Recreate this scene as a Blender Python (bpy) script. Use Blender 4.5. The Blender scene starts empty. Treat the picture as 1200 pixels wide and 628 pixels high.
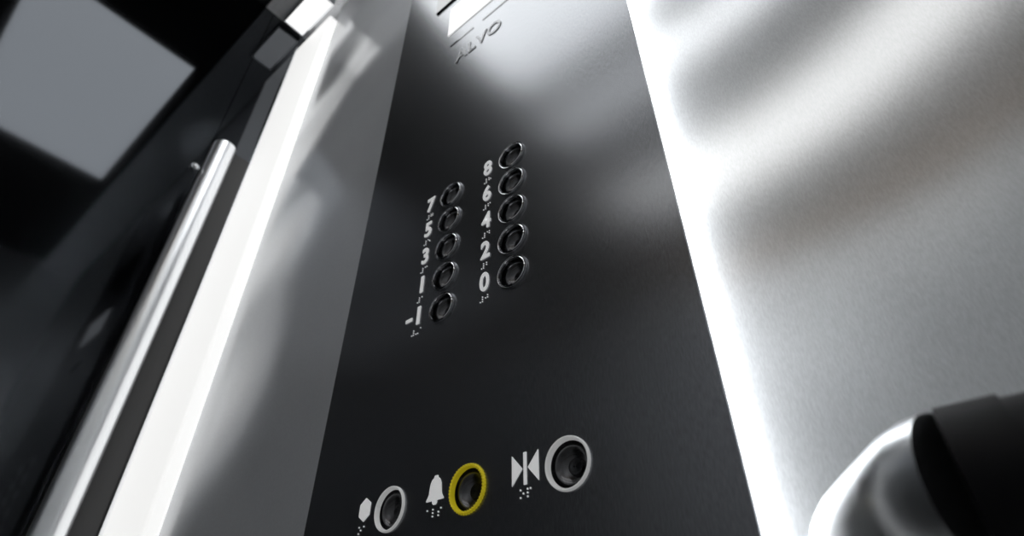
import bpy, bmesh, math
from mathutils import Matrix, Vector
D=0.35; H=0.95
def W(x,y,z): return Vector((x*D,y*D,H+z*D))
sc=bpy.context.scene
sc.view_settings.view_transform='Standard'
sc.view_settings.look='None'

# ---------- materials ----------
def new(name):
    m=bpy.data.materials.new(name); m.use_nodes=True
    return m,m.node_tree,m.node_tree.nodes['Principled BSDF']
def simple(name,col,rough=.4,metal=0.,emi=None,es=0.,spec=.5):
    m,t,b=new(name)
    b.inputs['Base Color'].default_value=(*col,1); b.inputs['Roughness'].default_value=rough
    b.inputs['Metallic'].default_value=metal; b.inputs['Specular IOR Level'].default_value=spec
    if emi: b.inputs['Emission Color'].default_value=(*emi,1); b.inputs['Emission Strength'].default_value=es
    return m
def brushed(name,col,rough,metal,grain=(700,700,18),gs=.06,wav=0.,wsc=1.5,rv=.08,colv=.12,bow=0.,aniso=0.):
    m,t,b=new(name); n=t.nodes; l=t.links
    tc=n.new('ShaderNodeTexCoord'); mp=n.new('ShaderNodeMapping'); mp.inputs['Scale'].default_value=grain
    l.new(tc.outputs['Object'],mp.inputs['Vector'])
    nz=n.new('ShaderNodeTexNoise'); nz.inputs['Scale'].default_value=1; nz.inputs['Detail'].default_value=3
    l.new(mp.outputs['Vector'],nz.inputs['Vector'])
    r=n.new('ShaderNodeMapRange'); r.inputs[3].default_value=rough-rv; r.inputs[4].default_value=rough+rv
    l.new(nz.outputs['Fac'],r.inputs[0]); l.new(r.outputs[0],b.inputs['Roughness'])
    big=n.new('ShaderNodeTexNoise'); big.inputs['Scale'].default_value=4; big.inputs['Detail'].default_value=4
    l.new(tc.outputs['Object'],big.inputs['Vector'])
    r1=n.new('ShaderNodeMapRange'); r1.inputs[1].default_value=.25; r1.inputs[2].default_value=.75
    r1.inputs[3].default_value=1-colv; r1.inputs[4].default_value=1+colv; l.new(nz.outputs['Fac'],r1.inputs[0])
    r2=n.new('ShaderNodeMapRange'); r2.inputs[1].default_value=.3; r2.inputs[2].default_value=.7
    r2.inputs[3].default_value=.95; r2.inputs[4].default_value=1.05; l.new(big.outputs['Fac'],r2.inputs[0])
    mu=n.new('ShaderNodeMath'); mu.operation='MULTIPLY'; l.new(r1.outputs[0],mu.inputs[0]); l.new(r2.outputs[0],mu.inputs[1])
    vm=n.new('ShaderNodeVectorMath'); vm.operation='SCALE'; vm.inputs[0].default_value=col; l.new(mu.outputs[0],vm.inputs['Scale'])
    l.new(vm.outputs[0],b.inputs['Base Color'])
    if aniso:
        b.inputs['Anisotropic'].default_value=aniso
        cx=n.new('ShaderNodeCombineXYZ'); cx.inputs[0].default_value=1
        l.new(cx.outputs[0],b.inputs['Tangent'])
    last=None
    if wav>0:
        w=n.new('ShaderNodeTexNoise'); w.inputs['Scale'].default_value=wsc; w.inputs['Detail'].default_value=0
        l.new(tc.outputs['Object'],w.inputs['Vector'])
        b2=n.new('ShaderNodeBump'); b2.inputs['Strength'].default_value=1; b2.inputs['Distance'].default_value=wav
        l.new(w.outputs['Fac'],b2.inputs['Height']); last=b2
    if bow:
        # gentle oil-canning of the thin sheet: it leans a little more the further right it goes
        sp=n.new('ShaderNodeSeparateXYZ'); l.new(tc.outputs['Object'],sp.inputs[0])
        rm=n.new('ShaderNodeMapRange'); rm.interpolation_type='SMOOTHSTEP'
        rm.inputs[1].default_value=-.08; rm.inputs[2].default_value=.26; l.new(sp.outputs['X'],rm.inputs[0])
        sb=n.new('ShaderNodeMath'); sb.operation='SUBTRACT'; sb.inputs[1].default_value=1.25; l.new(sp.outputs['Z'],sb.inputs[0])
        ml=n.new('ShaderNodeMath'); ml.operation='MULTIPLY'; l.new(rm.outputs[0],ml.inputs[0]); l.new(sb.outputs[0],ml.inputs[1])
        b3=n.new('ShaderNodeBump'); b3.inputs['Strength'].default_value=1; b3.inputs['Distance'].default_value=bow
        l.new(ml.outputs[0],b3.inputs['Height'])
        if last: l.new(last.outputs[0],b3.inputs['Normal'])
        last=b3
    if gs>0:
        bp=n.new('ShaderNodeBump'); bp.inputs['Strength'].default_value=gs; bp.inputs['Distance'].default_value=.0005
        l.new(nz.outputs['Fac'],bp.inputs['Height'])
        if last: l.new(last.outputs[0],bp.inputs['Normal'])
        last=bp
    if last: l.new(last.outputs[0],b.inputs['Normal'])
    b.inputs['Metallic'].default_value=metal
    return m
M_panel=brushed('brushed_black_steel',(.225,.232,.246),.24,.90,gs=.006,rv=.04,colv=.22,grain=(1000,1000,160),aniso=.55)
M_wall=brushed('brushed_steel_wall',(.73,.745,.76),.175,.68,grain=(900,900,220),wav=.03,wsc=1.9,rv=.03,colv=.09,gs=.004,bow=.05,aniso=.3)
M_bright=brushed('brushed_steel_brightened',(.78,.795,.82),.24,.45,grain=(1100,1100,300),wav=.05,wsc=3,rv=.03,colv=.07,gs=.003)  # more diffuse variant of the wall steel, made to look brighter
M_wall2=brushed('brushed_steel_plain',(.86,.87,.88),.33,.45,grain=(300,300,15),gs=.02)
M_glass=simple('black_mirror_glass',(.056,.060,.066),.06,1.)
M_ceil=simple('black_ceiling',(.012,.012,.014),.35)
M_cornice=brushed('ceiling_steel',(.78,.79,.81),.3,.5,grain=(60,600,60))
M_floor=brushed('floor_stone',(.32,.32,.32),.35,0,grain=(60,60,60))
M_chrome=simple('polished_steel',(.82,.83,.85),.14,1.)
M_rim=simple('button_rim_steel',(.72,.73,.75),.24,1.)
M_jamb=simple('satin_steel',(.93,.95,.97),.34,1.)
M_end=simple('cast_rail_end',(.72,.74,.76),.32,1.)
M_dark=simple('dark_chrome',(.10,.10,.11),.12,1.)
M_jplate=simple('black_jamb',(.015,.015,.016),.3)
M_black=simple('black_rail',(.005,.005,.006),.5,spec=.12)
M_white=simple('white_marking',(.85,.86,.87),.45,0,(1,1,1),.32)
M_wring=simple('white_ring',(.74,.75,.74),.3,0,(1,1,1),.20)
M_yellow=simple('yellow_ring',(.78,.66,.02),.4,0,(.8,.66,.02),.18)
M_grey=simple('grey_marking',(.60,.61,.63),.4,.3)
M_lamp=simple('ceiling_led_diffuser',(.9,.9,.9),.5,0,(.97,.99,1.),3.1)
M_lamp2=simple('ceiling_led_diffuser_middle',(.9,.9,.9),.5,0,(.98,.99,1.),2.1)
M_lamp3=simple('ceiling_led_diffuser_rear',(.9,.9,.9),.5,0,(1,.99,.97),2.0)
M_added_glow=simple('added_ceiling_glow',(.9,.9,.9),.5,0,(1,1,1),.85)  # glow for the added plate in the ceiling corner
M_strip=simple('corner_led_diffuser',(.8,.8,.8),.5,0,(1.,.995,.98),.76)
M_led=simple('backlight_led',(.9,.9,.9),.5,0,(.96,.985,1.),29)
M_disp=simple('display_label',(.9,.9,.9),.4,0,(1,1,1),.7)
M_screen=simple('display_glass',(.01,.01,.012),.08)
M_warm=brushed('bronze_trim',(.20,.13,.07),.35,.8,grain=(60,60,300))
def dish():
    m,t,b=new('button_dish'); n=t.nodes;l=t.links
    b.inputs['Base Color'].default_value=(.13,.13,.135,1); b.inputs['Metallic'].default_value=1
    b.inputs['Roughness'].default_value=.17; b.inputs['Anisotropic'].default_value=.9
    tg=n.new('ShaderNodeTangent'); tg.direction_type='RADIAL'; tg.axis='Y'
    l.new(tg.outputs[0],b.inputs['Tangent'])
    return m
M_dish=dish()

# ---------- geometry helpers ----------
def link(o,parent=None):
    sc.collection.objects.link(o)
    if parent: o.parent=parent
    return o
def empty(name):
    e=bpy.data.objects.new(name,None); e.empty_display_size=.05; return link(e)
def mesh(name,bm,mat,parent=None,smooth=False):
    me=bpy.data.meshes.new(name); bm.normal_update(); bm.to_mesh(me); bm.free()
    if smooth:
        for p in me.polygons: p.use_smooth=True
    o=bpy.data.objects.new(name,me); me.materials.append(mat); return link(o,parent)
def box(name,x0,x1,y0,y1,z0,z1,mat,parent=None,bev=0):
    bm=bmesh.new()
    r=bmesh.ops.create_cube(bm,size=1)
    a=W(x0,y0,z0); b=W(x1,y1,z1)
    for v in bm.verts: v.co=Vector([a[i]+(v.co[i]+.5)*(b[i]-a[i]) for i in range(3)])
    if bev: bmesh.ops.bevel(bm,geom=bm.edges[:],offset=bev*D,segments=3,affect='EDGES',profile=.5)
    return mesh(name,bm,mat,parent)
def shade(o,ang=40):
    for p in o.data.polygons: p.use_smooth=True
    o.data.set_sharp_from_angle(angle=math.radians(ang))
def lathe(name,cx,cz,prof,mat,parent,seg=64,yb=1.0):
    bm=bmesh.new(); rings=[]
    for r,y in prof:
        if r<1e-6: rings.append([bm.verts.new(Vector((0,y*D,0)))])
        else: rings.append([bm.verts.new(Vector((math.cos(2*math.pi*i/seg)*r*D,y*D,math.sin(2*math.pi*i/seg)*r*D))) for i in range(seg)])
    for A,B in zip(rings,rings[1:]):
        for i in range(seg):
            j=(i+1)%seg
            if len(A)==1 and len(B)==1: continue
            if len(B)==1: bm.faces.new((A[i],A[j],B[0]))
            elif len(A)==1: bm.faces.new((A[0],B[j],B[i]))
            else: bm.faces.new((A[i],A[j],B[j],B[i]))
    bmesh.ops.recalc_face_normals(bm,faces=bm.faces[:])
    o=mesh(name,bm,mat,parent); o.location=W(cx,yb,cz); shade(o)
    return o
def poly_curve(name,loops,mat,parent,depth,y,off=0):
    cu=bpy.data.curves.new(name,'CURVE'); cu.dimensions='2D'; cu.fill_mode='BOTH'; cu.extrude=depth*D/2
    for lp in loops:
        s=cu.splines.new('POLY'); s.points.add(len(lp)-1); s.use_cyclic_u=True
        for p,(x,z) in zip(s.points,lp): p.co=(x*D,z*D,0,1)
    tmp=bpy.data.objects.new(name,cu); sc.collection.objects.link(tmp)
    dg=bpy.context.evaluated_depsgraph_get(); me=bpy.data.meshes.new_from_object(tmp.evaluated_get(dg))
    me.transform(Matrix.Rotation(math.pi/2,4,'X')); me.transform(Matrix.Translation(W(0,y+depth/2,0)))
    bpy.data.objects.remove(tmp); me.materials.clear(); me.materials.append(mat)
    o=bpy.data.objects.new(name,me); return link(o,parent)
def text(name,s,cx,cz,size,mat,parent,bold=0.,sx=1.,y=.998,spacing=1.):
    cu=bpy.data.curves.new(name,'FONT'); cu.body=s; cu.size=size*D; cu.extrude=.0015*D; cu.offset=bold*D
    cu.align_x='CENTER'; cu.align_y='CENTER'; cu.space_character=spacing
    tmp=bpy.data.objects.new(name,cu); sc.collection.objects.link(tmp)
    dg=bpy.context.evaluated_depsgraph_get(); me=bpy.data.meshes.new_from_object(tmp.evaluated_get(dg))
    bpy.data.objects.remove(tmp)
    xs=[v.co.x for v in me.vertices]; ys=[v.co.y for v in me.vertices]
    c=Vector(((min(xs)+max(xs))/2,(min(ys)+max(ys))/2,0)); me.transform(Matrix.Translation(-c))
    me.transform(Matrix.Diagonal((sx,1,1,1)))
    me.transform(Matrix.Rotation(math.pi/2,4,'X')); me.transform(Matrix.Translation(W(cx,y,cz)))
    me.materials.clear(); me.materials.append(mat)
    return link(bpy.data.objects.new(name,me),parent)
def circ(cx,cz,r,n=64): return [(cx+r*math.cos(2*math.pi*i/n),cz+r*math.sin(2*math.pi*i/n)) for i in range(n)]
CELL={1:(0,0),2:(0,-1),3:(0,-2),4:(1,0),5:(1,-1),6:(1,-2)}
BR={'#':(3,4,5,6),'-':(3,6),'1':(1,),'2':(1,2),'3':(1,4),'4':(1,4,5),'5':(1,5),'6':(1,2,4),'7':(1,2,4,5),'8':(1,2,5),'0':(2,4,5),
    'a':(1,),'l':(1,2,3),'o':(1,3,5),'p':(1,2,3,4),'t':(2,3,4,5),'s':(2,3,4)}
def braille(name,s,cx,cz,parent,sp=.0080,r=.0022):
    bm=bmesh.new(); w=(len(s)-1)*sp*2.5+sp
    for k,ch in enumerate(s):
        for d in BR[ch]:
            dx,dz=CELL[d]
            p=W(cx-w/2+k*sp*2.5+dx*sp,.999,cz+dz*sp+sp)
            bmesh.ops.create_uvsphere(bm,u_segments=8,v_segments=6,radius=r*D,matrix=Matrix.Translation(p))
    return mesh(name,bm,M_white,parent,True)

# ---------- room shell ----------
XL,XR=-3.47,2.6; YF,YB=1.09,-4.25; ZC=5.16; ZF=-H/D
box('floor',XL-.3,XR+.3,YB-.3,YF+.3,ZF-.2,ZF,M_floor)
box('ceiling',XL-.3,XR+.3,YB-.3,YF+.3,ZC+.02,ZC+.3,M_ceil)
box('wall_front',XL-.3,XR+.3,YF,YF+.2,ZF,ZC+.02,M_wall)
box('wall_back',XL-.3,XR+.3,YB-.2,YB,ZF,ZC+.02,M_wall2)
box('wall_right',XR,XR+.2,YB,YF,ZF,ZC+.02,M_wall2)
box('wall_left',XL-.25,XL-.06,YB,YF,ZF,ZC+.02,M_glass)
box('trim_1',XL,XR,.62,YF,ZC-.03,ZC+.02,M_cornice)
box('trim_2',XL,XR,YB,YB+.12,ZC-.75,ZC-.03,M_warm)
box('trim_3',XL,XR,YB,YB+.03,ZF+1.7,ZF+1.9,M_warm)
box('added_bright_plate',-2.93,-1.60,1.072,YF,ZF,ZC-.03,M_bright)  # added plate, no real trim: brightens the wall left of the panel

# ---------- ceiling lamps ----------
def lamp(x0,x1,y0,y1,mat,f=.035,zo=0):
    e=empty('ceiling_light')
    box('diffuser',x0,x1,y0,y1,ZC-.02-zo,ZC+.02-zo,mat,e)
    for i,(a,b,c,d) in enumerate([(x0-f,x1+f,y0-f,y0),(x0-f,x1+f,y1,y1+f),(x0-f,x0,y0,y1),(x1,x1+f,y0,y1)]):
        box('frame_%d'%(i+1),a,b,c,d,ZC-.035-zo,ZC+.02-zo,M_ceil if zo==0 else M_chrome,e)
lamp(-2.33,.08,-.87,.50,M_lamp)
lamp(-2.33,2.2,-1.80,-1.33,M_lamp2)
lamp(-2.33,2.2,-3.55,-2.75,M_lamp3)
lamp(-3.42,-2.95,.80,.99,M_added_glow,.012,.05)  # added glowing plate, no real fixture: whitens the ceiling corner
def vcyl(name,cx,cy,r,z0,z1,mat,parent,seg=48):
    bm=bmesh.new()
    bmesh.ops.create_cone(bm,cap_ends=True,segments=seg,radius1=r*D,radius2=r*D,depth=(z1-z0)*D)
    bmesh.ops.translate(bm,verts=bm.verts[:],vec=W(cx,cy,(z0+z1)/2))
    o=mesh(name,bm,mat,parent); shade(o); return o

# ---------- elevator door on left ----------
dr=empty('elevator_door')
box('door_leaf_1',XL-.06,XL,-1.32,.70,ZF,ZC-.03,M_glass,dr)
box('door_leaf_2',XL-.06,XL,-3.2,-1.335,ZF,ZC-.03,M_glass,dr)
box('header',XL-.06,XL,.705,1.085,3.32,ZC-.03,M_glass,dr)
box('side_panel',XL-.06,XL,YB,-3.215,ZF,ZC-.03,M_glass,dr)
jb=empty('door_jamb')
vcyl('rounded_post',XL+.01,.79,.078,ZF,3.31,M_jamb,jb)
box('jamb_plate',XL-.05,XL+.01,.71,1.08,ZF,3.31,M_jplate,jb)
ds=empty('door_sensor')
bm=bmesh.new(); bmesh.ops.create_uvsphere(bm,u_segments=24,v_segments=16,radius=.022*D,matrix=Matrix.Translation(W(XL+.01,.67,3.0)))
mesh('sensor_dome',bm,M_chrome,ds,True)
bm=bmesh.new(); bmesh.ops.create_cone(bm,cap_ends=True,segments=32,radius1=.03*D,radius2=.028*D,depth=.02*D,matrix=Matrix.Translation(W(XL+.008,.67,3.0))@Matrix.Rotation(math.pi/2,4,'Y'))
mesh('sensor_base',bm,M_chrome,ds)

# ---------- corner light ----------
cl=empty('corner_light')
box('diffuser',-3.44,-2.93,1.0,1.085,ZF+.05,4.9,M_strip,cl,.02)
box('edge_left',-3.465,-3.44,.99,1.085,ZF+.05,4.9,M_chrome,cl)

# ---------- control panel ----------
cp=empty('elevator_control_panel')
PX0,PX1,PZ0,PZ1=-1.643,-.320,-1.9,4.3
cols=(-1.114,-.826); rz=[.977+.1238*i for i in range(5)]
labels=[['-1','1','3','5','7'],['0','2','4','6','8']]
bot=[(-1.252,.400),(-.970,.399),(-.678,.397)]
HR=.052; NS=.94
loops=[[(PX0,PZ0),(PX1,PZ0),(PX1,PZ1),(PX0,PZ1)]]
for c in cols:
    for z in rz: loops.append(circ(c,z,HR*NS))
for x,z in bot: loops.append(circ(x,z,HR))
poly_curve('panel_plate',loops,M_panel,cp,.012,1.0)
box('backing_box',PX0+.06,PX1-.05,1.04,1.071,PZ0+.06,PZ1-.06,M_dark,cp)
box('backlight',PX1-.05,PX1-.042,1.035,1.084,PZ0+.06,PZ1-.06,M_led,cp)
ringprof=[(.0515,.012),(.0575,.003),(.0582,-.002),(.0575,-.006),(.0555,-.008),(.0530,-.007),(.0515,-.003),(.0505,.012),(.0500,.03)]
numprof=[(.0515,.012),(.0560,.003),(.0565,-.001),(.0558,-.005),(.0535,-.0065),(.0515,-.0055),(.0502,-.002),(.0490,.012),(.0485,.03)]
outrim=[(.0558,.002),(.0574,-.0005),(.0584,-.003),(.0574,-.0070),(.0554,-.0065)]
thinrim=[(.0492,.004),(.0488,-.0055),(.0498,-.0080),(.0512,-.0072),(.0518,-.005)]
dishprof=[(.0500,.006),(.048,.016),(.041,.024),(.030,.030),(.018,.0325),(.0182,.028),(.017,.026),(.010,.0262),(.0,.0275)]
def scl(p): return [(a*NS,b) for a,b in p]
def button(x,z,kind,k):
    lathe('button_%s_dish'%k,x,z,scl(dishprof) if kind=='num' else dishprof,M_dish,cp)
    if kind=='num':
        lathe('button_%s_ring'%k,x,z,scl(numprof),M_dark,cp)
        lathe('button_%s_rim'%k,x,z,scl(thinrim),M_chrome,cp)
        lathe('button_%s_outer_rim'%k,x,z,scl(outrim),M_rim,cp)
    else:
        lathe('button_%s_ring'%k,x,z,ringprof,M_wring if kind=='white' else M_yellow,cp)
    if kind=='yellow':
        bm=bmesh.new(); n=44
        for i in range(n):
            a=2*math.pi*i/n
            for rr,yy,ph in ((.0582,-.002,0),(.0557,-.008,.5),(.0525,-.0065,0)):
                b=a+ph*2*math.pi/n
                bmesh.ops.create_uvsphere(bm,u_segments=6,v_segments=5,radius=.0021*D,matrix=Matrix.Translation(W(x+rr*math.cos(b),1+yy,z+rr*math.sin(b))))
        mesh('button_%s_knurl'%k,bm,M_yellow,cp,True)
for ci,c in enumerate(cols):
    for i,z in enumerate(rz):
        s=labels[ci][i]; k=s.replace('-','minus_')
        button(c,z,'num',k)
        lx=c-.110
        if s[0]=='-':
            text('label_'+k,'1',lx,z+.016,.092,M_white,cp,bold=.0024,sx=1.0)
            box('label_'+k+'_sign',lx-.060,lx-.030,.9965,.9995,z+.006,z+.018,M_white,cp)
        else: text('label_'+k,s,lx,z+.016,.092,M_white,cp,bold=.0018 if s in '6840' else .0022,sx=.84 if s!='1' else 1.0)
        braille('braille_'+k,('#'+s) if s[0]!='-' else '#-1',lx,z-.045,cp)
for (x,z),k,nm in zip(bot,('white','yellow','white'),('blank','alarm','door_close')): button(x,z,k,nm)
x,z=bot[0][0]-.108,bot[0][1]+.016
poly_curve('symbol_hexagon',[[(x+.026*math.cos(math.pi/6+i*math.pi/3),z+.031*math.sin(math.pi/6+i*math.pi/3)) for i in range(6)]],M_white,cp,.002,.998)
braille('braille_blank','oa',x,z-.052,cp)
x,z=bot[1][0]-.112,bot[1][1]+.018
R=[(.006,.036),(.006,.031),(.014,.026),(.019,.016),(.021,.002),(.022,-.008),(.026,-.016),(.030,-.021),(.030,-.025),(.008,-.025),(.008,-.031),(.004,-.035)]
bell=[(x+a,z+b) for a,b in R]+[(x-a,z+b) for a,b in reversed(R)]
poly_curve('symbol_bell',[bell],M_white,cp,.002,.998)
braille('braille_alarm','als',x,z-.054,cp)
x,z=bot[2][0]-.116,bot[2][1]+.014
poly_curve('symbol_door_close',[[(x-.038,z-.034),(x-.038,z+.034),(x-.008,z)],[(x+.038,z+.034),(x+.038,z-.034),(x+.008,z)],
   [(x-.0042,z-.036),(x+.0042,z-.036),(x+.0042,z+.036),(x-.0042,z+.036)]],M_white,cp,.002,.998)
braille('braille_door','op',x,z-.054,cp)
box('display_window',-1.36,-.60,.990,1.0,3.02,3.62,M_screen,cp,.002)
box('display_label',-1.24,-.73,.995,1.0,2.67,2.93,M_disp,cp,.001)
box('engraved_line_1',-1.215,-1.06,.9985,1.0,2.548,2.560,M_screen,cp)
box('engraved_line_2',-1.00,-.75,.9985,1.0,2.548,2.560,M_screen,cp)
text('maker_name','ALVO',-1.025,2.40,.115,M_grey,cp,bold=.002,sx=.92,spacing=1.05)

# ---------- handrail ----------
hr=empty('handrail')
def tube(name,pts,radii,mat,parent,seg=40,caps=True):
    bm=bmesh.new(); rings=[]
    P=[Vector(p) for p in pts]
    for i,p in enumerate(P):
        t=(P[min(i+1,len(P)-1)]-P[max(i-1,0)]).normalized()
        up=Vector((0,0,1)); s=t.cross(up).normalized()
        rings.append([bm.verts.new(W(*(p+(s*math.cos(2*math.pi*k/seg)+up*math.sin(2*math.pi*k/seg))*radii[i]))) for k in range(seg)])
    for A,B in zip(rings,rings[1:]):
        for k in range(seg): bm.faces.new((A[k],A[(k+1)%seg],B[(k+1)%seg],B[k]))
    if caps: bm.faces.new(rings[0]); bm.faces.new(rings[-1])
    bmesh.ops.recalc_face_normals(bm,faces=bm.faces[:])
    o=mesh(name,bm,mat,parent); shade(o,35); return o
Z0=.157; Y0=.74; r=.086
tube('rail_bar',[(.035,Y0,Z0),(2.5,Y0,Z0)],[r*.97,r*.97],M_black,hr)
tube('collar',[(-.02,Y0,Z0),(.035,Y0,Z0)],[r*1.02,r*1.02],M_black,hr)
path=[(-.02,Y0,Z0),(-.03,Y0+.004,Z0),(-.042,Y0+.018,Z0),(-.09,Y0+.10,Z0),(-.135,Y0+.18,Z0),(-.158,Y0+.23,Z0),(-.175,Y0+.275,Z0),(-.183,Y0+.305,Z0),(-.186,Y0+.33,Z0)]
tube('rail_end',path,[r,r,r,r,r,r*.98,r*.93,r*.83,r*.6],M_end,hr)
for i,xx in enumerate((.9,2.1)):
    tube('bracket_%d'%(i+1),[(xx,Y0,Z0-.02),(xx+.001,YF,Z0-.02)],[.03,.03],M_jamb,hr)

# ---------- world & camera ----------
w=bpy.data.worlds.new('world'); sc.world=w; w.use_nodes=True
w.node_tree.nodes['Background'].inputs[0].default_value=(.02,.02,.02,1)
cam=bpy.data.cameras.new('camera'); co=bpy.data.objects.new('camera',cam); sc.collection.objects.link(co)
cam.sensor_width=36; cam.lens=661/1200*36; cam.clip_start=.01
Rm=Matrix(((.7674,.3921,.5073),(.6412,-.4635,-.6116),(-.0046,.7945,-.6072)))
co.matrix_world=Matrix.Translation((0,0,H))@Rm.to_quaternion().to_matrix().to_4x4()
cam.dof.use_dof=True; cam.dof.focus_distance=.52; cam.dof.aperture_fstop=5.6
sc.camera=co
